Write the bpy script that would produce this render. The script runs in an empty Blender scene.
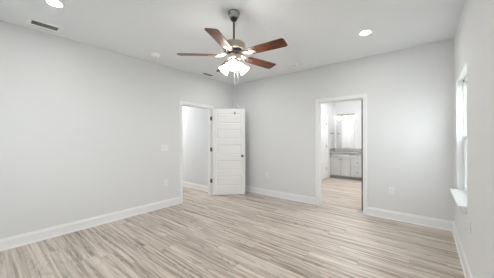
import bpy, bmesh, math, random
from mathutils import Matrix, Vector
random.seed(4)
S = bpy.context.scene
COL = S.collection
PI = math.pi
R = math.radians

# ------------------------------------------------------------------ camera
cd = bpy.data.cameras.new('camera')
cam = bpy.data.objects.new('camera', cd); COL.objects.link(cam)
cd.sensor_width = 36.0
cd.lens = 219.45 / 494 * 36
cd.clip_start = 0.02
yaw, pit, rol = -0.68465, -0.00203, -0.0029
fw = Vector((math.sin(yaw)*math.cos(pit), math.cos(yaw)*math.cos(pit), math.sin(pit)))
rt = Vector((math.cos(yaw), -math.sin(yaw), 0)); up = rt.cross(fw)
r2 = rt*math.cos(rol) + up*math.sin(rol); u2 = up*math.cos(rol) - rt*math.sin(rol)
M = Matrix((r2, u2, -fw)).transposed().to_4x4(); M.translation = (3.9178, -4.2659, 1.3256)
cam.matrix_world = M
S.camera = cam

# ------------------------------------------------------------------ light and exposure
WORLD_STRENGTH = 4.3
FAN_GLOW, FAN_BULB = 15.0, 30.0
CAN_GLOW = 96.0
BATH_GLOBE, BATH_CEIL, HALL_CEIL = 2.2, 80.0, 62.0
S.view_settings.view_transform = 'Standard'
S.view_settings.look = 'None'
S.view_settings.gamma = 1
S.view_settings.exposure = 1.08
S.view_settings.use_curve_mapping = False
w = bpy.data.worlds.new('sky'); S.world = w; w.use_nodes = True
bg = w.node_tree.nodes['Background']
bg.inputs[0].default_value = (0.955, 0.97, 1.0, 1); bg.inputs[1].default_value = WORLD_STRENGTH
S.cycles.use_denoising = True
S.cycles.max_bounces = 12; S.cycles.diffuse_bounces = 8
S.cycles.caustics_reflective = False; S.cycles.caustics_refractive = False
S.cycles.sample_clamp_indirect = 6.0

def portal(loc, rot, sx, sz):       # tells the renderer where daylight comes in
    l = bpy.data.lights.new('window_daylight', 'AREA'); l.shape = 'RECTANGLE'; l.size = sx; l.size_y = sz
    l.cycles.is_portal = True
    o = bpy.data.objects.new('window_daylight', l); COL.objects.link(o); o.location = loc; o.rotation_euler = rot

# ------------------------------------------------------------------ materials
def mat(name, col, rough=0.5, metal=0.0, noise=0.0, nscale=20, bump=0.0, emit=None, es=0.0, coat=0.0, spec=None):
    m = bpy.data.materials.new(name); m.use_nodes = True
    nt = m.node_tree; b = nt.nodes['Principled BSDF']
    b.inputs['Base Color'].default_value = (*col, 1)
    b.inputs['Roughness'].default_value = rough
    b.inputs['Metallic'].default_value = metal
    if coat: b.inputs['Coat Weight'].default_value = coat
    if spec is not None: b.inputs['Specular IOR Level'].default_value = spec
    if emit: b.inputs['Emission Color'].default_value = (*emit, 1); b.inputs['Emission Strength'].default_value = es
    tc = nt.nodes.new('ShaderNodeTexCoord')
    nz = nt.nodes.new('ShaderNodeTexNoise'); nz.inputs['Scale'].default_value = nscale; nz.inputs['Detail'].default_value = 4
    nt.links.new(tc.outputs['Object'], nz.inputs['Vector'])
    if noise:
        mx = nt.nodes.new('ShaderNodeMix'); mx.data_type = 'RGBA'
        mx.inputs[6].default_value = (*[c*(1-noise) for c in col], 1)
        mx.inputs[7].default_value = (*[min(1, c*(1+noise)) for c in col], 1)
        nt.links.new(nz.outputs[0], mx.inputs[0]); nt.links.new(mx.outputs[2], b.inputs['Base Color'])
    if bump:
        bp = nt.nodes.new('ShaderNodeBump'); bp.inputs['Strength'].default_value = bump; bp.inputs['Distance'].default_value = 0.002
        nt.links.new(nz.outputs[0], bp.inputs['Height']); nt.links.new(bp.outputs[0], b.inputs['Normal'])
    return m

WALL = mat('wall_paint', (0.735, 0.745, 0.752), 0.75, noise=0.01, nscale=3, bump=0.15, spec=0.25)
CEIL = mat('ceiling_paint', (0.845, 0.87, 0.895), 0.9, noise=0.01, nscale=2, bump=0.1, spec=0.1)
TRIM = mat('white_trim_paint', (0.84, 0.845, 0.85), 0.35, noise=0.005)
DOORM = mat('white_door_paint', (0.80, 0.80, 0.795), 0.4, noise=0.005)
VINYL = mat('white_vinyl', (0.85, 0.86, 0.86), 0.3)
PLATE = mat('white_plastic', (0.95, 0.95, 0.95), 0.35)
WPLATE = mat('wall_plate_plastic', (0.82, 0.825, 0.825), 0.35)
SLOTM = mat('dark_slot', (0.12, 0.12, 0.12), 0.6)
NICKEL = mat('brushed_nickel', (0.44, 0.385, 0.33), 0.35, 1.0, noise=0.08, nscale=60)
POLISH = mat('polished_nickel', (0.33, 0.32, 0.31), 0.22, 1.0)
BRONZE = mat('dark_nickel', (0.14, 0.135, 0.13), 0.35, 0.8)
BLACK = mat('black_finish', (0.02, 0.02, 0.02), 0.5)
LOUVER = mat('grey_louver', (0.52, 0.52, 0.52), 0.5)
LOUVER_IN = mat('dark_duct', (0.25, 0.25, 0.25), 0.8)
CAB = mat('cabinet_paint', (0.56, 0.565, 0.57), 0.4, noise=0.01)
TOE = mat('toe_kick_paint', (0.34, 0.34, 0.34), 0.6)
MIRROR = mat('mirror_silver', (0.92, 0.93, 0.93), 0.01, 1.0)
CERAMIC = mat('white_ceramic', (0.86, 0.86, 0.86), 0.1)
GROUND = mat('pale_concrete', (0.36, 0.37, 0.34), 0.9, noise=0.1, nscale=2)
LENS = mat('lit_lens', (0.9, 0.9, 0.9), 0.4, emit=(1, 0.985, 0.96), es=CAN_GLOW)
SHADE = mat('lit_frosted_glass', (0.9, 0.88, 0.85), 0.3, emit=(1, 0.95, 0.90), es=FAN_GLOW)
BULB = mat('lit_bulb', (0.9, 0.8, 0.6), 0.3, emit=(1, 0.80, 0.55), es=FAN_BULB)
GLOBE = mat('lit_globe', (0.9, 0.9, 0.9), 0.3, emit=(1, 0.98, 0.95), es=BATH_GLOBE)
BATHLENS = mat('bath_fill_lens', (0.9, 0.9, 0.9), 0.3, emit=(1, 0.99, 0.97), es=BATH_CEIL)
HALLLENS = mat('hall_fill_lens', (0.9, 0.9, 0.9), 0.3, emit=(1, 0.99, 0.97), es=HALL_CEIL)

def granite():
    m = mat('grey_granite', (0.30, 0.29, 0.28), 0.15, noise=0.0)
    nt = m.node_tree; b = nt.nodes['Principled BSDF']
    v = nt.nodes.new('ShaderNodeTexNoise'); v.inputs['Scale'].default_value = 55; v.inputs['Detail'].default_value = 6
    r = nt.nodes.new('ShaderNodeValToRGB')
    r.color_ramp.elements[0].position = 0.35; r.color_ramp.elements[0].color = (0.24, 0.235, 0.23, 1)
    r.color_ramp.elements[1].position = 0.65; r.color_ramp.elements[1].color = (0.62, 0.61, 0.60, 1)
    tc = nt.nodes.new('ShaderNodeTexCoord')
    nt.links.new(tc.outputs['Object'], v.inputs[0]); nt.links.new(v.outputs[0], r.inputs[0]); nt.links.new(r.outputs[0], b.inputs['Base Color'])
    return m
GRANITE = granite()

def glass():
    m = bpy.data.materials.new('window_glass'); m.use_nodes = True; nt = m.node_tree
    nt.nodes.remove(nt.nodes['Principled BSDF']); out = nt.nodes['Material Output']
    t = nt.nodes.new('ShaderNodeBsdfTransparent'); t.inputs[0].default_value = (0.93, 0.95, 0.95, 1)
    g = nt.nodes.new('ShaderNodeBsdfGlossy'); g.inputs[1].default_value = 0.02
    mx = nt.nodes.new('ShaderNodeMixShader')
    mx.inputs[0].default_value = 0.05; nt.links.new(t.outputs[0], mx.inputs[1]); nt.links.new(g.outputs[0], mx.inputs[2])
    nt.links.new(mx.outputs[0], out.inputs[0]); return m
GLASS = glass()

def screen_mesh():
    m = bpy.data.materials.new('insect_screen_mesh'); m.use_nodes = True; nt = m.node_tree
    b = nt.nodes['Principled BSDF']; b.inputs['Base Color'].default_value = (0.06, 0.06, 0.06, 1); b.inputs['Roughness'].default_value = 0.6
    b.inputs['Alpha'].default_value = 0.5
    return m
SCREEN = screen_mesh()

def N(nt, t, **k):
    n = nt.nodes.new(t)
    for a, v in k.items(): setattr(n, a, v)
    return n
def math_(nt, op, a, b=None):
    n = N(nt, 'ShaderNodeMath', operation=op)
    for i, v in enumerate((a, b)):
        if v is None: continue
        if isinstance(v, (int, float)): n.inputs[i].default_value = v
        else: nt.links.new(v, n.inputs[i])
    return n.outputs[0]

def floor_mat():
    m = bpy.data.materials.new('vinyl_plank_floor'); m.use_nodes = True; nt = m.node_tree
    b = nt.nodes['Principled BSDF']; L = nt.links.new
    g = N(nt, 'ShaderNodeNewGeometry'); sp = N(nt, 'ShaderNodeSeparateXYZ'); L(g.outputs['Position'], sp.inputs[0])
    X, Y = sp.outputs[0], sp.outputs[1]
    PW, PL = 0.18, 1.22
    yr = math_(nt, 'DIVIDE', Y, PW); row = math_(nt, 'FLOOR', yr); fy = math_(nt, 'SUBTRACT', yr, row)
    wn = N(nt, 'ShaderNodeTexWhiteNoise', noise_dimensions='1D'); L(row, wn.inputs['W'])
    xr = math_(nt, 'ADD', math_(nt, 'DIVIDE', X, PL), wn.outputs['Value']); colm = math_(nt, 'FLOOR', xr); fx = math_(nt, 'SUBTRACT', xr, colm)
    cv = N(nt, 'ShaderNodeCombineXYZ'); L(row, cv.inputs[0]); L(colm, cv.inputs[1])
    wid = N(nt, 'ShaderNodeTexWhiteNoise', noise_dimensions='2D'); L(cv.outputs[0], wid.inputs['Vector'])
    pid = wid.outputs['Value']
    # wood figure: long soft streaks that differ from plank to plank
    def grain(sx, sy, detail, dist, seed):
        c = N(nt, 'ShaderNodeCombineXYZ')
        L(math_(nt, 'ADD', math_(nt, 'MULTIPLY', X, sx), math_(nt, 'MULTIPLY', pid, 37.0 + seed)), c.inputs[0])
        L(math_(nt, 'MULTIPLY', Y, sy), c.inputs[1]); L(math_(nt, 'MULTIPLY', pid, 11.0 + seed), c.inputs[2])
        n = N(nt, 'ShaderNodeTexNoise'); n.inputs['Scale'].default_value = 1.0; n.inputs['Detail'].default_value = detail
        n.inputs['Distortion'].default_value = dist; L(c.outputs[0], n.inputs['Vector']); return n.outputs[0]
    a = grain(0.8, 24.0, 3.0, 0.7, 0.0)
    f = grain(3.5, 70.0, 4.0, 0.3, 5.0)
    c_ = grain(0.75, 6.5, 1.5, 0.5, 9.0)
    ring = math_(nt, 'SINE', math_(nt, 'MULTIPLY', c_, 95.0))          # cathedral lines of the wood figure
    ring = math_(nt, 'POWER', math_(nt, 'MULTIPLY', math_(nt, 'ADD', ring, 1.0), 0.5), 4.0)
    s = math_(nt, 'ADD', math_(nt, 'MULTIPLY', a, 0.75), math_(nt, 'MULTIPLY', f, 0.25))
    s = math_(nt, 'SUBTRACT', s, math_(nt, 'MULTIPLY', ring, math_(nt, 'MULTIPLY', f, 0.13)))
    s = math_(nt, 'ADD', s, math_(nt, 'ADD', math_(nt, 'MULTIPLY', math_(nt, 'SUBTRACT', pid, 0.5), 0.035), 0.008))
    cr = N(nt, 'ShaderNodeValToRGB'); L(s, cr.inputs[0]); e = cr.color_ramp.elements
    e[0].position = 0.31; e[0].color = (0.21, 0.165, 0.130, 1)
    e[1].position = 0.66; e[1].color = (0.70, 0.63, 0.56, 1)
    k = e.new(0.42); k.color = (0.40, 0.335, 0.28, 1)
    k = e.new(0.52); k.color = (0.555, 0.485, 0.425, 1)
    # joints
    jy = math_(nt, 'LESS_THAN', math_(nt, 'MINIMUM', fy, math_(nt, 'SUBTRACT', 1.0, fy)), 0.008)
    jx = math_(nt, 'LESS_THAN', math_(nt, 'MINIMUM', fx, math_(nt, 'SUBTRACT', 1.0, fx)), 0.0012)
    j = math_(nt, 'MAXIMUM', jy, jx)
    mx = N(nt, 'ShaderNodeMix', data_type='RGBA'); L(math_(nt, 'MULTIPLY', j, 0.35), mx.inputs[0]); L(cr.outputs[0], mx.inputs[6]); mx.inputs[7].default_value = (0.16, 0.13, 0.11, 1)
    L(mx.outputs[2], b.inputs['Base Color'])
    b.inputs['Roughness'].default_value = 0.42; b.inputs['Specular IOR Level'].default_value = 0.45
    bp = N(nt, 'ShaderNodeBump'); bp.inputs['Strength'].default_value = 0.12; bp.inputs['Distance'].default_value = 0.002
    L(s, bp.inputs['Height']); L(bp.outputs[0], b.inputs['Normal'])
    return m
FLOOR = floor_mat()

def walnut():
    m = bpy.data.materials.new('walnut_blade'); m.use_nodes = True; nt = m.node_tree; b = nt.nodes['Principled BSDF']; L = nt.links.new
    tc = N(nt, 'ShaderNodeTexCoord'); mp = N(nt, 'ShaderNodeMapping'); mp.inputs['Scale'].default_value = (2.5, 38, 10); L(tc.outputs['Object'], mp.inputs[0])
    n = N(nt, 'ShaderNodeTexNoise'); n.inputs['Scale'].default_value = 1.3; n.inputs['Detail'].default_value = 5; n.inputs['Distortion'].default_value = 0.7; L(mp.outputs[0], n.inputs[0])
    cr = N(nt, 'ShaderNodeValToRGB'); L(n.outputs[0], cr.inputs[0]); e = cr.color_ramp.elements
    e[0].position = 0.32; e[0].color = (0.024, 0.009, 0.005, 1); e[1].position = 0.7; e[1].color = (0.21, 0.066, 0.027, 1)
    L(cr.outputs[0], b.inputs['Base Color']); b.inputs['Roughness'].default_value = 0.42; b.inputs['Specular IOR Level'].default_value = 0.3
    return m
WALNUT = walnut()

# ------------------------------------------------------------------ helpers
def link(name, bm, m, parent=None, smooth=False, bevel=0.0, loc=None, rot=None):
    bmesh.ops.recalc_face_normals(bm, faces=bm.faces)
    me = bpy.data.meshes.new(name); bm.to_mesh(me); bm.free()
    me.materials.append(m)
    if smooth:
        for p in me.polygons: p.use_smooth = True
    o = bpy.data.objects.new(name, me); COL.objects.link(o)
    if parent: o.parent = parent
    if loc: o.location = loc
    if rot: o.rotation_euler = rot
    if bevel:
        bv = o.modifiers.new('bevel', 'BEVEL'); bv.width = bevel; bv.segments = 2; bv.limit_method = 'ANGLE'
    if smooth:
        es = o.modifiers.new('edges', 'EDGE_SPLIT'); es.split_angle = R(40)
    return o
def tag(o, label, cat=None, group=None, kind=None):
    o['label'] = label
    if cat: o['category'] = cat
    if group: o['group'] = group
    if kind: o['kind'] = kind
    return o
def empty(name, loc, rz, label, cat=None, group=None, kind=None):
    o = bpy.data.objects.new(name, None); COL.objects.link(o); o.empty_display_size = 0.05
    o.location = loc; o.rotation_euler = (0, 0, rz); return tag(o, label, cat, group, kind)
def BM(): return bmesh.new()
def box(bm, x0, x1, y0, y1, z0, z1):
    v = [bm.verts.new((x, y, z)) for x in (x0, x1) for y in (y0, y1) for z in (z0, z1)]
    for f in ((0,1,3,2), (4,6,7,5), (0,4,5,1), (2,3,7,6), (0,2,6,4), (1,5,7,3)):
        bm.faces.new([v[i] for i in f])
    return bm
def boxes(lst):
    bm = BM()
    for b in lst: box(bm, *b)
    return bm
def lathe(bm, prof, seg=32, mtx=None, cap0=True, cap1=True):
    rings = []
    for r, z in prof:
        ring = []
        for k in range(seg):
            a = 2*PI*k/seg; v = Vector((r*math.cos(a), r*math.sin(a), z))
            ring.append(bm.verts.new(mtx @ v if mtx else v))
        rings.append(ring)
    for a, b in zip(rings, rings[1:]):
        for k in range(seg): bm.faces.new((a[k], a[(k+1) % seg], b[(k+1) % seg], b[k]))
    if cap0: bm.faces.new(rings[0][::-1])
    if cap1: bm.faces.new(rings[-1])
    return bm
def tube(bm, pts, r, seg=10):
    pts = [Vector(p) for p in pts]; rings = []
    for i, p in enumerate(pts):
        d = (pts[min(i+1, len(pts)-1)] - pts[max(i-1, 0)]).normalized()
        a = d.orthogonal().normalized() if i == 0 else (rings_a - d*rings_a.dot(d)).normalized()
        rings_a = a; b = d.cross(a)
        rr = r[i] if isinstance(r, (list, tuple)) else r
        rings.append([bm.verts.new(p + rr*(a*math.cos(2*PI*k/seg) + b*math.sin(2*PI*k/seg))) for k in range(seg)])
    for a, b in zip(rings, rings[1:]):
        for k in range(seg): bm.faces.new((a[k], a[(k+1) % seg], b[(k+1) % seg], b[k]))
    bm.faces.new(rings[0][::-1]); bm.faces.new(rings[-1]); return bm
def prism(bm, poly, z0, z1, mtx=None):
    T = (lambda v: mtx @ v) if mtx else (lambda v: v)
    a = [bm.verts.new(T(Vector((x, y, z0)))) for x, y in poly]; b = [bm.verts.new(T(Vector((x, y, z1)))) for x, y in poly]
    n = len(poly)
    bm.faces.new(a[::-1]); bm.faces.new(b)
    for k in range(n): bm.faces.new((a[k], a[(k+1) % n], b[(k+1) % n], b[k]))
    return bm
def sweep(bm, profile, p0, p1, out, miter0=0.0, miter1=0.0):
    """profile of (distance out from the wall, height) run from p0 to p1 on the floor; miter lengthens the run with the distance out"""
    p0, p1, out = Vector(p0), Vector(p1), Vector(out); d = (p1-p0).normalized()
    A = [bm.verts.new(p0 + out*o_ + Vector((0, 0, z)) - d*o_*miter0) for o_, z in profile]
    B = [bm.verts.new(p1 + out*o_ + Vector((0, 0, z)) + d*o_*miter1) for o_, z in profile]
    n = len(profile)
    for k in range(n): bm.faces.new((A[k], A[(k+1) % n], B[(k+1) % n], B[k]))
    bm.faces.new(A[::-1]); bm.faces.new(B); return bm
def panel_slab(W, H, T, panels, steps):
    """slab x 0..W, y 0..T, z 0..H with shaped panels (x0,x1,z0,z1) on both faces; steps = (inset, depth)"""
    bm = BM(); xs = sorted({0, W, *[p[0] for p in panels], *[p[1] for p in panels]}); zs = sorted({0, H, *[p[2] for p in panels], *[p[3] for p in panels]})
    for side, y in ((1, 0.0), (-1, T)):
        for i in range(len(xs)-1):
            for j in range(len(zs)-1):
                q = (xs[i], xs[i+1], zs[j], zs[j+1])
                if any(p[0] <= q[0] and p[1] >= q[1] and p[2] <= q[2] and p[3] >= q[3] for p in panels): continue
                bm.faces.new([bm.verts.new((a, y, b)) for a, b in ((q[0], q[2]), (q[1], q[2]), (q[1], q[3]), (q[0], q[3]))])
        for p in panels:
            prev = None
            for ins, dep in [(0, 0)] + list(steps):
                ring = [bm.verts.new((a, y + side*dep, b)) for a, b in ((p[0]+ins, p[2]+ins), (p[1]-ins, p[2]+ins), (p[1]-ins, p[3]-ins), (p[0]+ins, p[3]-ins))]
                if prev:
                    for k in range(4): bm.faces.new((prev[k], prev[(k+1) % 4], ring[(k+1) % 4], ring[k]))
                prev = ring
            bm.faces.new(prev)
    for a, b in (((0, 0), (W, 0)), ((W, 0), (W, H)), ((W, H), (0, H)), ((0, H), (0, 0))):
        bm.faces.new([bm.verts.new(v) for v in ((a[0], 0, a[1]), (b[0], 0, b[1]), (b[0], T, b[1]), (a[0], T, a[1]))])
    bmesh.ops.remove_doubles(bm, verts=bm.verts, dist=1e-5)
    return bm

# ------------------------------------------------------------------ room shell
W, H, T = 4.225, 2.74, 0.12
REAR = -4.95
BY = 3.75              # far wall of the bathroom
EY0, EY1, DH = -1.586, -0.800, 2.03      # doorway in the left wall
BX0, BX1 = 2.277, 3.056                  # doorway in the back wall
WY0, WY1, WZ0, WZ1 = -1.275, -0.33, 0.655, 2.062   # window in the right wall
J = 0.018                                # jamb board thickness
def struct(name, bm, m, label, **k): return tag(link(name, bm, m, **k), label, kind='structure')

struct('floor', boxes([(-3.6, W+T, REAR-T, BY+T, -0.08, 0)]), FLOOR, 'greige wood-look plank floor running through bedroom, hall and bathroom')
struct('ceiling', boxes([(-3.6, W+T, REAR-T, BY+T, H, H+0.1)]), CEIL, 'flat pale grey ceiling over the bedroom')
struct('ground', boxes([(-30, 30, -30, 30, -0.5, -0.4)]), GROUND, 'pale concrete ground outside the windows')
struct('wall_left', boxes([(-T, 0, REAR, EY0-J, 0, H), (-T, 0, EY1+J, 0, 0, H), (-T, 0, EY0-J, EY1+J, DH+J, H)]), WALL, 'light grey long wall at the left with the open hall doorway')
struct('wall_back', boxes([(-T, BX0-J, 0, T, 0, H), (BX1+J, W, 0, T, 0, H), (BX0-J, BX1+J, 0, T, DH+J, H)]), WALL, 'light grey wall facing the camera with the bathroom doorway')
RW = (-4.45, -3.05)     # unseen window added to the right wall for more daylight, beside the camera
SW = (1.0, 2.5)         # unseen window added behind the camera to even out the daylight
struct('wall_right', boxes([(W, W+T, REAR, RW[0], 0, H), (W, W+T, RW[1], WY0, 0, H), (W, W+T, WY1, T, 0, H), (W, W+T, WY0, WY1, 0, WZ0), (W, W+T, WY0, WY1, WZ1, H), (W, W+T, *RW, 0, WZ0), (W, W+T, *RW, WZ1, H)]), WALL, 'light grey wall at the right edge with the narrow window')
struct('wall_rear', boxes([(-T, SW[0], REAR-T, REAR, 0, H), (SW[1], W+T, REAR-T, REAR, 0, H), (*SW, REAR-T, REAR, 0, WZ0), (*SW, REAR-T, REAR, WZ1, H)]), WALL, 'light grey wall behind the camera with an added window')
# hall beyond the left doorway
HY = -0.645
struct('wall_hall_right', boxes([(-3.5, -T, HY, HY+T, 0, H)]), WALL, 'light grey hall wall seen through the left doorway')
struct('wall_hall_left', boxes([(-3.5, -T, -1.95, -1.83, 0, H)]), WALL, 'hall wall hidden behind the left wall')
struct('wall_hall_end', boxes([(-3.6, -3.5, -1.95, HY+T, 0, H)]), WALL, 'end wall of the hall beyond the left doorway')
# bathroom beyond the back doorway
BL, BR = 1.40, 3.45
CY0, CY1 = 2.20, 2.925
struct('wall_bathroom_left', boxes([(BL-T, BL, T, CY0-J, 0, H), (BL-T, BL, CY1+J, BY, 0, H), (BL-T, BL, CY0-J, CY1+J, DH+J, H), (BL-T-0.02, BL-T, CY0-J, CY1+J, 0, DH+J)]), WALL, 'light grey bathroom wall holding the white closet door')
struct('wall_bathroom_far', boxes([(BL-T, BR+T, BY, BY+T, 0, H)]), WALL, 'light grey bathroom wall behind the mirror and vanity')
struct('wall_bathroom_right', boxes([(BR, BR+T, T, BY, 0, H)]), WALL, 'bathroom wall hidden to the right of the doorway')

# baseboards
PROF = [(0, 0), (0.024, 0), (0.024, 0.006), (0.020, 0.014), (0.014, 0.017), (0.014, 0.108), (0.012, 0.116), (0.008, 0.122), (0.008, 0.134), (0.004, 0.140), (0, 0.140)]
def base(name, runs, label):
    bm = BM()
    for p0, p1, out, m0, m1 in runs: sweep(bm, PROF, p0, p1, out, m0, m1)
    struct(name, bm, TRIM, label)
CW = 0.066
base('baseboard_left', [((0, REAR, 0), (0, EY0-0.005-CW, 0), (1, 0, 0), 0, 0), ((0, EY1+0.005+CW, 0), (0, 0, 0), (1, 0, 0), 0, -1)], 'white baseboard along the long left wall')
base('baseboard_back', [((0, 0, 0), (BX0-0.005-CW, 0, 0), (0, -1, 0), -1, 0), ((BX1+0.005+CW, 0, 0), (W, 0, 0), (0, -1, 0), 0, -1)], 'white baseboard along the wall facing the camera')
base('baseboard_right', [((W, REAR, 0), (W, 0, 0), (-1, 0, 0), 0, -1)], 'white baseboard under the window on the right wall')
base('baseboard_rear', [((0, REAR, 0), (W, REAR, 0), (0, 1, 0), -1, -1)], 'white baseboard on the wall behind the camera')
base('baseboard_hall', [((-3.5, HY, 0), (-T, HY, 0), (0, -1, 0), 0, 0), ((-3.5, -1.83, 0), (-T, -1.83, 0), (0, 1, 0), 0, 0)], 'white baseboard in the hall beyond the left doorway')
base('baseboard_bathroom', [((BL, T, 0), (BL, CY0-0.005-CW, 0), (1, 0, 0), 0, 0), ((BL, CY1+0.005+CW, 0), (BL, 3.18, 0), (1, 0, 0), 0, 0), ((2.50, BY, 0), (BR, BY, 0), (0, -1, 0), 0, 0), ((BR, T, 0), (BR, BY, 0), (-1, 0, 0), 0, 0)], 'white baseboard in the bathroom')

# door frames: jambs, stops and flat casing with a stepped edge
def frame(name, axis, a0, a1, wall0, wall1, label, stop, sides=(1, 1)):
    """opening a0..a1 along the axis; the wall runs wall0..wall1 in the other direction"""
    L = []
    def B(u0, u1, v0, v1, z0, z1):
        L.append((u0, u1, v0, v1, z0, z1) if axis == 'x' else (v0, v1, u0, u1, z0, z1))
    e = 0.001
    B(a0-J, a0, wall0+e, wall1-e, 0, DH); B(a1, a1+J, wall0+e, wall1-e, 0, DH); B(a0-J, a1+J, wall0+e, wall1-e, DH, DH+J)
    s0, s1 = stop
    B(a0, a0+0.010, s0, s1, 0, DH); B(a1-0.010, a1, s0, s1, 0, DH); B(a0+0.010, a1-0.010, s0, s1, DH-0.010, DH)
    for on, face, sg in ((sides[0], wall0, -1), (sides[1], wall1, 1)):
        if not on: continue
        for k, (i0, i1, t) in enumerate(((0.005, 0.005+CW, 0.011), (0.030, 0.005+CW-0.004, 0.016))):
            v0, v1 = sorted((face, face+sg*t))
            B(a0-i1, a0-i0, v0, v1, 0, DH+i1); B(a1+i0, a1+i1, v0, v1, 0, DH+i1); B(a0-i0, a1+i0, v0, v1, DH+i0, DH+i1)
    return struct(name, boxes(L), TRIM, label, bevel=0.002)
frame('trim_1', 'y', EY0, EY1, -T, 0, 'white casing and jambs around the left doorway to the hall', (-0.080, -0.045), (0, 1))
frame('trim_2', 'x', BX0, BX1, 0, T, 'white casing and jambs around the bathroom doorway', (0.045, 0.080))
frame('trim_3', 'y', CY0, CY1, BL-T, BL, 'white casing around the closet door inside the bathroom', (BL-0.075, BL-0.042), (0, 1))

# ------------------------------------------------------------------ doors
def door_bm(W_, H_=2.015):
    x0, x1 = 0.094, W_-0.094
    ph, gap, z = 0.240, 0.1275, 0.197
    P = []
    for k in range(5): P.append((x0, x1, z, z+ph)); z += ph+gap
    return panel_slab(W_, H_, 0.035, P, [(0.009, 0.010), (0.018, 0.010), (0.036, 0.003)])
HZ = (0.335, 1.07, 1.80)
def hinge(parent, x, y, z, along=(1, 0), m=BRONZE, jamb=None):
    bm = BM(); h = 0.089
    lathe(bm, [(0.0065, -h/2-0.004), (0.0065, h/2+0.004)], 12)
    dx, dy = along
    px, py = -dy*0.0012, dx*0.0012
    for s in (1,):
        poly = [(0.004*dx+px, 0.004*dy+py), (0.036*dx+px, 0.036*dy+py), (0.036*dx-px, 0.036*dy-py), (0.004*dx-px, 0.004*dy-py)]
        prism(bm, poly, -h/2, h/2)
    if jamb: prism(bm, jamb, -h/2, h/2)
    return link('hinge', bm, m, parent, loc=(x, y, z))
def knob(parent, x, z, m=NICKEL):
    o = BM()
    for sg, y0 in ((-1, 0.0), (1, 0.035)):
        mt = Matrix.Translation((0, y0, 0)) @ Matrix.Rotation(R(90) if sg < 0 else R(-90), 4, 'X')
        lathe(o, [(0.032, 0.0), (0.032, 0.004), (0.026, 0.009), (0.011, 0.011), (0.011, 0.030), (0.020, 0.036), (0.027, 0.046), (0.027, 0.056), (0.020, 0.064), (0.006, 0.067)], 24, mt)
    return link('door_knob', o, m, parent, smooth=True, loc=(x, 0, z))
LEAF = 0.768
# entry leaf: local +x runs from the hinge to the knob, y 0 is the face towards the room when shut
dA = R(-90 + 134.5)
d1 = empty('door_1', (0.022, EY1+0.012, 0.012), dA, 'open white five-panel bedroom door standing across the room corner', kind='structure')
leaf = link('leaf', door_bm(LEAF), DOORM, d1, bevel=0.0015, loc=(0.006, -0.041, 0))
def to_leaf(wx, wy):          # a point on the jamb in the leaf's own axes
    dx, dy = wx-0.022, wy-(EY1+0.012)
    return (dx*math.cos(dA)+dy*math.sin(dA), -dx*math.sin(dA)+dy*math.cos(dA))
JP = [to_leaf(0.020, EY1+0.010), to_leaf(0.016, EY1-0.0015), to_leaf(-0.036, EY1-0.0015), to_leaf(-0.036, EY1-0.0002), to_leaf(0.012, EY1-0.0002)]
for z in HZ: hinge(d1, 0, 0.0, z-0.012, (0, -1), jamb=JP)
k = knob(d1, LEAF-0.062, 0.905); k.location = (LEAF-0.062, -0.041, 0.905); k.data.materials[0] = BRONZE
# bathroom leaf: swung back into the bathroom, only its hinge edge shows
d2 = empty('door_2', (BX1-0.006, T+0.014, 0.012), R(90+2.0), 'white bathroom door swung open, only its hinged edge visible', kind='structure')
link('leaf', door_bm(LEAF), DOORM, d2, bevel=0.0015, loc=(0.006, 0.006, 0))
link('dark_line_strip', boxes([(0.003, 0.006, 0.006, 0.041, 0, 2.015)]), BLACK, d2)  # invented strip, black to draw a dark line down the hinge edge
for z in HZ: hinge(d2, 0.0, 0.004, z-0.012, (0, 1))
k = knob(d2, LEAF-0.062, 0.905); k.location = (LEAF-0.062, 0.006, 0.905); k.data.materials[0] = BRONZE
# closet leaf in the bathroom's left wall
d3 = empty('door_3', (BL+0.004, CY1-0.003, 0.022), R(-90), 'shut white panelled closet door inside the bathroom', kind='structure')
link('leaf', door_bm(CY1-CY0-0.008, 2.002), DOORM, d3, bevel=0.0015, loc=(0.002, -0.040, 0))
for z in HZ: hinge(d3, 0, 0, z-0.022, (0, -1), BRONZE)
k = knob(d3, CY1-CY0-0.07, 0.9); k.location = (CY1-CY0-0.07, -0.040, 0.9); k.data.materials[0] = BRONZE

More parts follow.
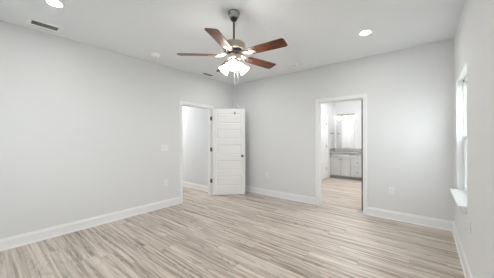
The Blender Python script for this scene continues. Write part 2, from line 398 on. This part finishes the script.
# ------------------------------------------------------------------ windows
def window(name, loc, rz, w_, h_, label, inset=0.064, sill_out=0.066, units=1, clip=False):
    """local: x across the opening from 0..w_, y 0 at the wall face growing outward, z from the sill up"""
    t = empty(name, loc, rz, label, kind='structure')
    y0, y1 = inset, T-0.004
    L = [(0, 0.022, y0, y1, 0, h_), (w_-0.022, w_, y0, y1, 0, h_), (0.022, w_-0.022, y0, y1, h_-0.022, h_), (0.022, w_-0.022, y0, y1, 0, 0.022)]
    link('window_frame', boxes(L), VINYL, t, bevel=0.002)
    uw = (w_-0.044)/units; mid = 0.022 + (h_-0.044)*0.48
    for u in range(units):
        a, b = 0.022+u*uw, 0.022+(u+1)*uw; s = 0.035
        for nm, z0, z1, ya, yb in (('upper_sash', mid-0.018, h_-0.022, y0+0.030, y0+0.050), ('lower_sash', 0.022, mid+0.018, y0+0.006, y0+0.026)):
            sh = link(nm, boxes([(a, a+s, ya, yb, z0, z1), (b-s, b, ya, yb, z0, z1), (a+s, b-s, ya, yb, z0, z0+s), (a+s, b-s, ya, yb, z1-s, z1)]), VINYL, t, bevel=0.0015)
            link('pane', boxes([(a+s, b-s, (ya+yb)/2-0.002, (ya+yb)/2+0.002, z0+s, z1-s)]), GLASS, sh)
        lk = link('sash_lock', boxes([((a+b)/2-0.025, (a+b)/2+0.025, y0+0.008, y0+0.028, mid+0.018, mid+0.028)]), VINYL, t, bevel=0.002)
    sc = link('insect_screen', boxes([(0.024, w_-0.024, T-0.010, T-0.009, 0.024, mid)]), SCREEN, t)
    bm = BM(); box(bm, 0, w_, 0, inset, -0.016, 0.004); box(bm, -0.0, w_+0.0, -sill_out, 0, -0.016, 0.004)
    link('window_sill', bm, TRIM, t, bevel=0.003)
    link('apron', boxes([(0.01, w_-0.01, -0.012, 0, -0.075, -0.016)]), TRIM, t, bevel=0.002)
    if clip: link('sash_clip', boxes([(0.060, 0.075, y0-0.010, y0+0.004, h_-0.030, h_-0.010)]), BRONZE, t)
    return t
window('window_1', (W, WY1, WZ0), R(-90), WY1-WY0, WZ1-WZ0, 'narrow white single-hung window in the right wall with a deep white sill', clip=True)
portal((W+T+0.01, (WY0+WY1)/2, (WZ0+WZ1)/2), (0, R(90), 0), WZ1-WZ0, WY1-WY0)
window('added_window_side', (W, RW[1], WZ0), R(-90), RW[1]-RW[0], WZ1-WZ0, 'unseen wide white window added for daylight in the right wall beside the camera', units=2)
portal((W+T+0.01, sum(RW)/2, (WZ0+WZ1)/2), (0, R(90), 0), WZ1-WZ0, RW[1]-RW[0])
window('added_window_rear', (SW[1], REAR, WZ0), R(180), SW[1]-SW[0], WZ1-WZ0, 'unseen wide white window added for daylight in the wall behind the camera', units=2)
portal((sum(SW)/2, REAR-T-0.01, (WZ0+WZ1)/2), (R(90), 0, 0), SW[1]-SW[0], WZ1-WZ0)

# ------------------------------------------------------------------ ceiling fan
F = empty('ceiling_fan', (2.25, -2.45, H), 0, 'five-blade walnut and nickel ceiling fan with three lit glass shades', 'ceiling fan')
link('canopy', lathe(BM(), [(0.066, 0), (0.068, -0.006), (0.067, -0.016), (0.062, -0.022), (0.058, -0.045), (0.048, -0.066), (0.040, -0.072)], 40), POLISH, F, smooth=True)
link('canopy_collar', lathe(BM(), [(0.040, -0.072), (0.036, -0.080), (0.030, -0.094), (0.018, -0.100)], 32), BLACK, F, smooth=True)
link('downrod', lathe(BM(), [(0.0115, -0.09), (0.0115, -0.335)], 20), BRONZE, F, smooth=True)
link('motor_housing', lathe(BM(), [(0.030, -0.315), (0.034, -0.318), (0.036, -0.335), (0.060, -0.340), (0.100, -0.346), (0.120, -0.354), (0.126, -0.366), (0.126, -0.372), (0.130, -0.376), (0.130, -0.410), (0.126, -0.414), (0.122, -0.428), (0.100, -0.438), (0.090, -0.440)], 48), NICKEL, F, smooth=True)
link('flywheel', lathe(BM(), [(0.075, -0.440), (0.075, -0.452), (0.105, -0.454), (0.105, -0.466), (0.060, -0.468)], 40), BLACK, F, smooth=True)
link('switch_housing', lathe(BM(), [(0.050, -0.466), (0.072, -0.474), (0.078, -0.482), (0.078, -0.520), (0.070, -0.532), (0.060, -0.536), (0.060, -0.548), (0.066, -0.552), (0.066, -0.562), (0.050, -0.575), (0.020, -0.585), (0.010, -0.596)], 40), NICKEL, F, smooth=True)
# one blade and bracket, copied round
pitch = Matrix.Rotation(R(-12), 4, 'X')
def blade_outline():
    pts = []
    def w_at(x): return 0.058 + 0.012*(x-0.19)/0.46
    x0, x1, rc = 0.185, 0.622, 0.028
    up_ = [(x0, w_at(x0)-0.022), (x0+0.006, w_at(x0)-0.008), (x0+0.022, w_at(x0))]
    for k in range(6):
        a = R(90 - 90*k/5); up_.append((x1-rc+rc*math.cos(a), w_at(x1)-rc+rc*math.sin(a)))
    return up_ + [(x, -y) for x, y in reversed(up_)]
bl = link('blade', prism(BM(), blade_outline(), 0.0, 0.006, Matrix.Translation((0, 0, -0.485)) @ pitch), WALNUT, F, bevel=0.0015)
bm = BM()
mt = Matrix.Translation((0, 0, -0.4905)) @ pitch
plate = []
for k in range(40):
    a = 2*PI*k/40; rr = 1 + 0.16*math.cos(3*a)
    plate.append((0.236+0.044*rr*math.cos(a), 0.028*rr*math.sin(a)))
prism(bm, plate, 0.0, 0.005, mt)
for sy in (-1, 1):
    tube(bm, [(0.085, sy*0.012, -0.462), (0.115, sy*0.026, -0.472), (0.150, sy*0.030, -0.484), (0.185, sy*0.022, -0.491-sy*0.004), (0.215, sy*0.010, -0.492)], [0.007, 0.007, 0.006, 0.006, 0.005], 8)
tube(bm, [(0.08, 0, -0.461), (0.14, 0, -0.478), (0.20, 0, -0.490)], 0.008, 8)
for sx, sy in ((0.218, 0.014), (0.218, -0.014), (0.258, 0)):
    lathe(bm, [(0.0055, 0.0), (0.005, -0.004), (0.002, -0.006)], 10, mt @ Matrix.Translation((sx, sy, 0)))
br = link('blade_bracket', bm, NICKEL, F, smooth=True)
for k in range(5):
    az = R(6 + 72*k)
    for o in (bl, br):
        c = o if k == 0 else o.copy()
        if k: COL.objects.link(c); c.parent = F
        c.rotation_euler = (0, 0, az)
# light kit
shade_prof = [(0.024, 0.0), (0.030, -0.008), (0.034, -0.028), (0.040, -0.052), (0.047, -0.078), (0.055, -0.098), (0.060, -0.107), (0.057, -0.106), (0.052, -0.096), (0.045, -0.076), (0.036, -0.052), (0.030, -0.028), (0.026, -0.010)]
arm0 = shade0 = bulb0 = None
for k, az in enumerate((-51, 66, 195)):
    tilt = Matrix.Translation((0.062, 0, -0.572)) @ Matrix.Rotation(R(-48), 4, 'Y')
    if k == 0:
        bm = BM(); tube(bm, [(0.035, 0, -0.552), (0.055, 0, -0.556), (0.064, 0, -0.570)], 0.010, 10)
        lathe(bm, [(0.012, 0.012), (0.027, 0.006), (0.028, -0.016)], 24, tilt, cap1=True)
        arm0 = link('lamp_arm', bm, NICKEL, F, smooth=True)
        shade0 = link('lamp_shade', lathe(BM(), shade_prof, 40, tilt, cap0=False, cap1=False), SHADE, F, smooth=True)
        bulb0 = link('bulb', lathe(BM(), [(0.011, -0.018), (0.012, -0.034), (0.020, -0.050), (0.024, -0.066), (0.020, -0.080), (0.008, -0.088)], 20, tilt), BULB, shade0, smooth=True)
        objs = (arm0, shade0, bulb0)
    else:
        a_, s_, b_ = arm0.copy(), shade0.copy(), bulb0.copy()
        for o in (a_, s_, b_): COL.objects.link(o)
        a_.parent = F; s_.parent = F; b_.parent = s_; objs = (a_, s_, b_)
    objs[0].rotation_euler = (0, 0, R(az)); objs[1].rotation_euler = (0, 0, R(az))
# pull chains
CHAIN = mat('chain_metal', (0.75, 0.74, 0.72), 0.3, 1.0)
for off, zend, fm in ((0.008, -1.115, BRONZE), (0.040, -1.035, CERAMIC)):
    x, y = off*0.775, off*0.632
    pc = link('pull_chain', tube(BM(), [(x, y, -0.565), (x, y, -0.8), (x, y, zend)], 0.0022, 8), CHAIN, F, smooth=True)
    link('fob', lathe(BM(), [(0.002, zend+0.002), (0.006, zend-0.004), (0.008, zend-0.018), (0.005, zend-0.028), (0.001, zend-0.032)], 14, Matrix.Translation((x, y, 0))), fm, pc, smooth=True)

# ------------------------------------------------------------------ recessed lights, vents, detector
def can(loc, label):
    t = empty('recessed_light', loc, 0, label, 'recessed light', 'recessed lights in the bedroom ceiling')
    link('trim_ring', lathe(BM(), [(0.059, -0.001), (0.060, -0.006), (0.074, -0.008), (0.086, -0.005), (0.088, 0.0)], 40, cap0=False, cap1=False), PLATE, t, smooth=True)
    link('lens', lathe(BM(), [(0.060, -0.002), (0.058, -0.005), (0.03, -0.0065)], 40), LENS, t, smooth=True)
    return t
can((0.935, -3.760, H), 'lit round recessed light in the ceiling near the grey vent at the left')
can((3.29, -0.985, H), 'lit round recessed light in the ceiling right of the fan')

can((0.905, -0.985, H), 'unseen lit recessed light added in the ceiling behind the fan lamps')  # unseen, added to complete the layout and brighten the far left corner

def vent(name, loc, rz, lx, ly, lab, cat, louv, n, group=None, b=0.030, c=0.030):
    t = empty(name, loc, rz, lab, cat, group)
    link('frame', boxes([(-lx/2, lx/2, -ly/2, -ly/2+c, -0.007, 0), (-lx/2, lx/2, ly/2-c, ly/2, -0.007, 0), (-lx/2, -lx/2+b, -ly/2+c, ly/2-c, -0.007, 0), (lx/2-b, lx/2, -ly/2+c, ly/2-c, -0.007, 0)]), PLATE, t, bevel=0.002)
    link('backing', boxes([(-lx/2+b, lx/2-b, -ly/2+c, ly/2-c, -0.001, 0)]), LOUVER_IN, t)
    iy = ly-2*c
    for k in range(n):
        yc = -iy/2 + iy*(k+0.5)/n; hw = iy/n*0.46
        m_ = Matrix.Translation((0, yc, -0.004)) @ Matrix.Rotation(R(18), 4, 'X')
        prism(bm2 := BM(), [(-lx/2+b, -hw), (lx/2-b, -hw), (lx/2-b, hw), (-lx/2+b, hw)], -0.0006, 0.0006, m_)
        link('louver', bm2, louv, t)
    return t
vent('supply_vent', (0.245, -3.735, H), R(90), 0.325, 0.200, 'grey louvered ceiling vent beside the recessed light at upper left', 'vent', LOUVER, 6, 'grey louvered ceiling vents', 0.041, 0.036)
vent('supply_vent', (0.195, -1.06, H), R(90), 0.32, 0.175, 'grey louvered ceiling vent above the left doorway, below the fan', 'vent', LOUVER, 5, 'grey louvered ceiling vents')
# white square diffuser
D = empty('ceiling_diffuser', (2.0, -0.372, H), 0, 'white square air diffuser in the ceiling between fan and bathroom doorway', 'vent')
def sqring(bm, a, b, z0, z1):
    box(bm, -a, a, -a, -b, z0, z1); box(bm, -a, a, b, a, z0, z1); box(bm, -a, -b, -b, b, z0, z1); box(bm, b, a, -b, b, z0, z1)
bm = BM(); sqring(bm, 0.145, 0.118, -0.006, 0); link('frame', bm, PLATE, D, bevel=0.002)
for a in (0.108, 0.074):
    bm = BM(); sqring(bm, a, a-0.024, -0.005, -0.001); link('louver', bm, PLATE, D, bevel=0.0015)
link('backing', boxes([(-0.118, 0.118, -0.118, 0.118, -0.001, 0)]), mat('shallow_grey', (0.45, 0.45, 0.45), 0.7), D)
link('centre_plate', boxes([(-0.038, 0.038, -0.038, 0.038, -0.005, -0.001)]), PLATE, D, bevel=0.0015)
Sd = empty('smoke_detector', (0.40, -2.385, H), 0, 'round white smoke detector on the ceiling left of the fan', 'smoke detector')
link('base_plate', lathe(BM(), [(0.074, 0), (0.074, -0.008), (0.070, -0.010)], 40), PLATE, Sd, smooth=True)
link('cover', lathe(BM(), [(0.066, -0.010), (0.064, -0.018), (0.062, -0.019), (0.062, -0.024), (0.058, -0.036), (0.045, -0.044), (0.015, -0.046)], 40), PLATE, Sd, smooth=True)
link('test_button', lathe(BM(), [(0.010, -0.046), (0.010, -0.049)], 16, Matrix.Translation((0.018, 0, 0))), LOUVER, Sd, smooth=True)

# ------------------------------------------------------------------ switches and outlets (local: face towards -y)
def plate_bm(w_, h_): return panel_slab(w_, h_, 0.0055, [], [])
def outlet(loc, rz, label, group='white wall outlets'):
    t = empty('wall_outlet', loc, rz, label, 'outlet', group)
    link('cover_plate', boxes([(-0.0365, 0.0365, -0.006, 0, -0.058, 0.058)]), WPLATE, t, bevel=0.003)
    for z in (0.0195, -0.0195):
        s = link('socket', prism(BM(), [(0.0165*math.cos(a)*1.0, max(-0.0135, min(0.0135, 0.0175*math.sin(a)))) for a in [2*PI*k/24 for k in range(24)]], 0, 0.0022, Matrix.Translation((0, -0.006, z)) @ Matrix.Rotation(R(90), 4, 'X')), WPLATE, t)
        link('slot', boxes([(-0.0075, -0.0055, -0.0087, -0.0082, z-0.002, z+0.006), (0.0055, 0.0075, -0.0087, -0.0082, z-0.002, z+0.005), (-0.002, 0.002, -0.0087, -0.0082, z-0.009, z-0.006)]), SLOTM, s)
    return t
outlet((0, -1.965, 0.476), R(90), 'white outlet low on the left wall beside the hall doorway')
outlet((1.04, 0, 0.468), 0, 'white outlet low on the back wall between open door and bathroom doorway')
outlet((3.48, 0, 0.463), 0, 'white outlet low on the back wall right of the bathroom doorway')
outlet((W, -1.455, 0.525), R(-90), 'white outlet on the right wall below the window, seen nearly edge-on')
sw = empty('light_switch', (0, -1.996, 1.150), R(90), 'white three-gang light switch on the left wall beside the hall doorway', 'light switch')
link('cover_plate', boxes([(-0.082, 0.082, -0.006, 0, -0.058, 0.058)]), WPLATE, sw, bevel=0.003)
for k in (-1, 0, 1):
    prism(b3 := BM(), [(-0.033, 0.0), (0.033, 0.0), (0.033, 0.007), (0, 0.003), (-0.033, 0.0035)], -0.0165, 0.0165, Matrix.Translation((k*0.046, -0.006, 0)) @ Matrix.Rotation(R(90), 4, 'Y') @ Matrix.Rotation(R(180), 4, 'X'))
    link('rocker', b3, WPLATE, sw)

# ------------------------------------------------------------------ bathroom
VX0, VX1, VY = 1.402, 2.475, 3.20
V = empty('vanity_cabinet', (VX0, VY, 0), 0, 'light grey bathroom vanity cabinet with two doors and a drawer stack', 'cabinet')
vw = VX1-VX0
link('body', boxes([(0.001, vw, 0.034, BY-VY-0.002, 0.10, 0.845)]), CAB, V)
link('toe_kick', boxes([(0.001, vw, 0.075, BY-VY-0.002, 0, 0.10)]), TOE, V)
def front(parent, name, x0, x1, z0, z1, knobp=None, label=None, panel=True):
    s = 0.045 if panel else 0.02
    P = [(s, x1-x0-s, s, z1-z0-s)] if panel else []
    o = link(name, panel_slab(x1-x0, z1-z0, 0.032, P, [(0.002, 0.010), (0.006, 0.010)]), CAB, parent, bevel=0.0012, loc=(x0, 0.001, z0))
    if knobp:
        link('knob', lathe(BM(), [(0.006, 0), (0.006, 0.012), (0.015, 0.018), (0.016, 0.025), (0.008, 0.030)], 18, Matrix.Rotation(R(90), 4, 'X')), BRONZE, o, smooth=True, loc=(knobp[0]-x0, 0, knobp[1]-z0))
    return o
a0, a1, am = 0.055, 0.640, 0.3475
front(V, 'false_drawer_front', a0, a1, 0.720, 0.822, None, panel=False)
front(V, 'door', a0, am-0.009, 0.115, 0.688, (am-0.035, 0.640))
front(V, 'door', am+0.009, a1, 0.115, 0.688, (am+0.035, 0.640))
for z0, z1 in ((0.720, 0.822), (0.430, 0.684), (0.115, 0.396)):
    front(V, 'drawer', 0.662, 1.050, z0, z1, (0.86, (z0+z1)/2), panel=False)
CT = empty('vanity_countertop', (VX0, VY, 0.845), 0, 'grey granite countertop with backsplash on the bathroom vanity', 'countertop')
sx0, sx1, sy0, sy1 = 0.16, 0.56, 0.11, 0.40
link('slab', boxes([(0.001, vw+0.005, -0.038, sy0, 0, 0.036), (0.001, vw+0.005, sy1, BY-VY-0.001, 0, 0.036), (0.001, sx0, sy0, sy1, 0, 0.036), (sx1, vw+0.005, sy0, sy1, 0, 0.036)]), GRANITE, CT)
link('backsplash', boxes([(0.022, vw+0.005, BY-VY-0.021, BY-VY-0.001, 0.036, 0.136), (0.001, 0.021, -0.02, BY-VY-0.022, 0.036, 0.136)]), GRANITE, CT, bevel=0.002)
SK = link('sink_basin', panel_slab(sx1-sx0+0.04, sy1-sy0+0.04, 0.14, [(0.022, sx1-sx0+0.018, 0.022, sy1-sy0+0.018)], [(0.004, 0.06), (0.05, 0.069)]), CERAMIC, loc=(VX0+sx0-0.02, VY+sy0-0.02, 0.845))
SK.rotation_euler = (R(-90), 0, 0); SK.location = (VX0+sx0-0.02, VY+sy1+0.02-0.0, 0.8449)
SK.rotation_euler = (R(90), 0, 0)
for v in SK.data.vertices: v.co = (v.co.x, -v.co.y, -v.co.z)
SK.location = (VX0+sx0-0.02, VY+sy0-0.02, 0.8449)
for v in SK.data.vertices: v.co = (v.co.x, v.co.y, v.co.z)
tag(SK, 'white undermount sink basin set in the granite vanity countertop', 'sink')
fx, fy, fz = VX0+0.36, VY+0.455, 0.8815
FA = empty('faucet', (fx, fy, fz), 0, 'nickel faucet with two handles behind the bathroom sink', 'faucet')
bm = BM(); box(bm, -0.075, 0.075, -0.022, 0.022, 0, 0.012); link('deck_plate', bm, NICKEL, FA, bevel=0.004)
link('spout', tube(BM(), [(0, 0, 0.010), (0, 0, 0.075), (0, -0.012, 0.098), (0, -0.045, 0.112), (0, -0.085, 0.104), (0, -0.105, 0.086)], [0.013, 0.012, 0.011, 0.010, 0.010, 0.009], 12), NICKEL, FA, smooth=True)
for s in (-1, 1):
    hb = BM(); lathe(hb, [(0.015, 0.010), (0.013, 0.035), (0.010, 0.045)], 16, Matrix.Translation((s*0.055, 0, 0))); tube(hb, [(s*0.055, 0, 0.045), (s*0.085, -0.01, 0.052)], 0.006, 8)
    link('handle', hb, NICKEL, FA, smooth=True)
mir = tag(link('wall_mirror', boxes([(1.47, 2.065, BY-0.008, BY-0.001, 0.992, 1.995)]), MIRROR, bevel=0.002), 'frameless rectangular mirror above the bathroom vanity', 'mirror')
VL = empty('vanity_light', (1.765, BY, 2.13), 0, 'nickel three-globe vanity light lit above the bathroom mirror', 'light fixture')
link('back_plate', boxes([(-0.28, 0.28, -0.022, -0.001, -0.028, 0.028)]), NICKEL, VL, bevel=0.004)
for x in (-0.205, 0.0, 0.205):
    link('lamp_arm', tube(BM(), [(x, -0.02, 0), (x, -0.075, 0.005), (x, -0.10, -0.005), (x, -0.10, -0.03)], 0.008, 10), BRONZE, VL, smooth=True)
    g_ = link('globe', lathe(BM(), [(0.026, -0.035), (0.040, -0.045), (0.056, -0.070), (0.062, -0.095), (0.058, -0.120), (0.044, -0.142), (0.022, -0.153), (0.006, -0.156)], 28, Matrix.Translation((x, -0.10, 0))), GLOBE, VL, smooth=True)
    link('socket_cup', lathe(BM(), [(0.012, -0.020), (0.028, -0.026), (0.030, -0.040)], 20, Matrix.Translation((x, -0.10, 0))), BRONZE, VL, smooth=True)
TH = empty('towel_hook', (BL, 3.357, 1.49), R(90), 'small dark towel hook on the bathroom wall beside the mirror', 'hook')
link('mounting_plate', lathe(BM(), [(0.024, 0), (0.024, 0.006), (0.018, 0.010)], 20, Matrix.Rotation(R(90), 4, 'X')), BRONZE, TH, smooth=True)
link('hook_arm', tube(BM(), [(0, -0.008, 0), (0, -0.05, 0), (0, -0.07, 0.012), (0, -0.075, 0.03)], 0.007, 10), BRONZE, TH, smooth=True)
# unseen ceiling lamps added to brighten the two side rooms, above the doorway heads
for loc, m_, lb in (((2.35, 1.9, H), BATHLENS, 'unseen round ceiling lamp added to brighten the bathroom'), ((-2.1, -1.3, H), HALLLENS, 'unseen round ceiling lamp added to brighten the hall')):
    t = empty('added_ceiling_lamp', loc, 0, lb, 'added ceiling lamp')
    link('rim', lathe(BM(), [(0.17, 0), (0.17, -0.02), (0.16, -0.03)], 40), PLATE, t, smooth=True)
    link('diffuser', lathe(BM(), [(0.158, -0.030), (0.15, -0.05), (0.11, -0.07), (0.04, -0.08)], 40), m_, t, smooth=True)
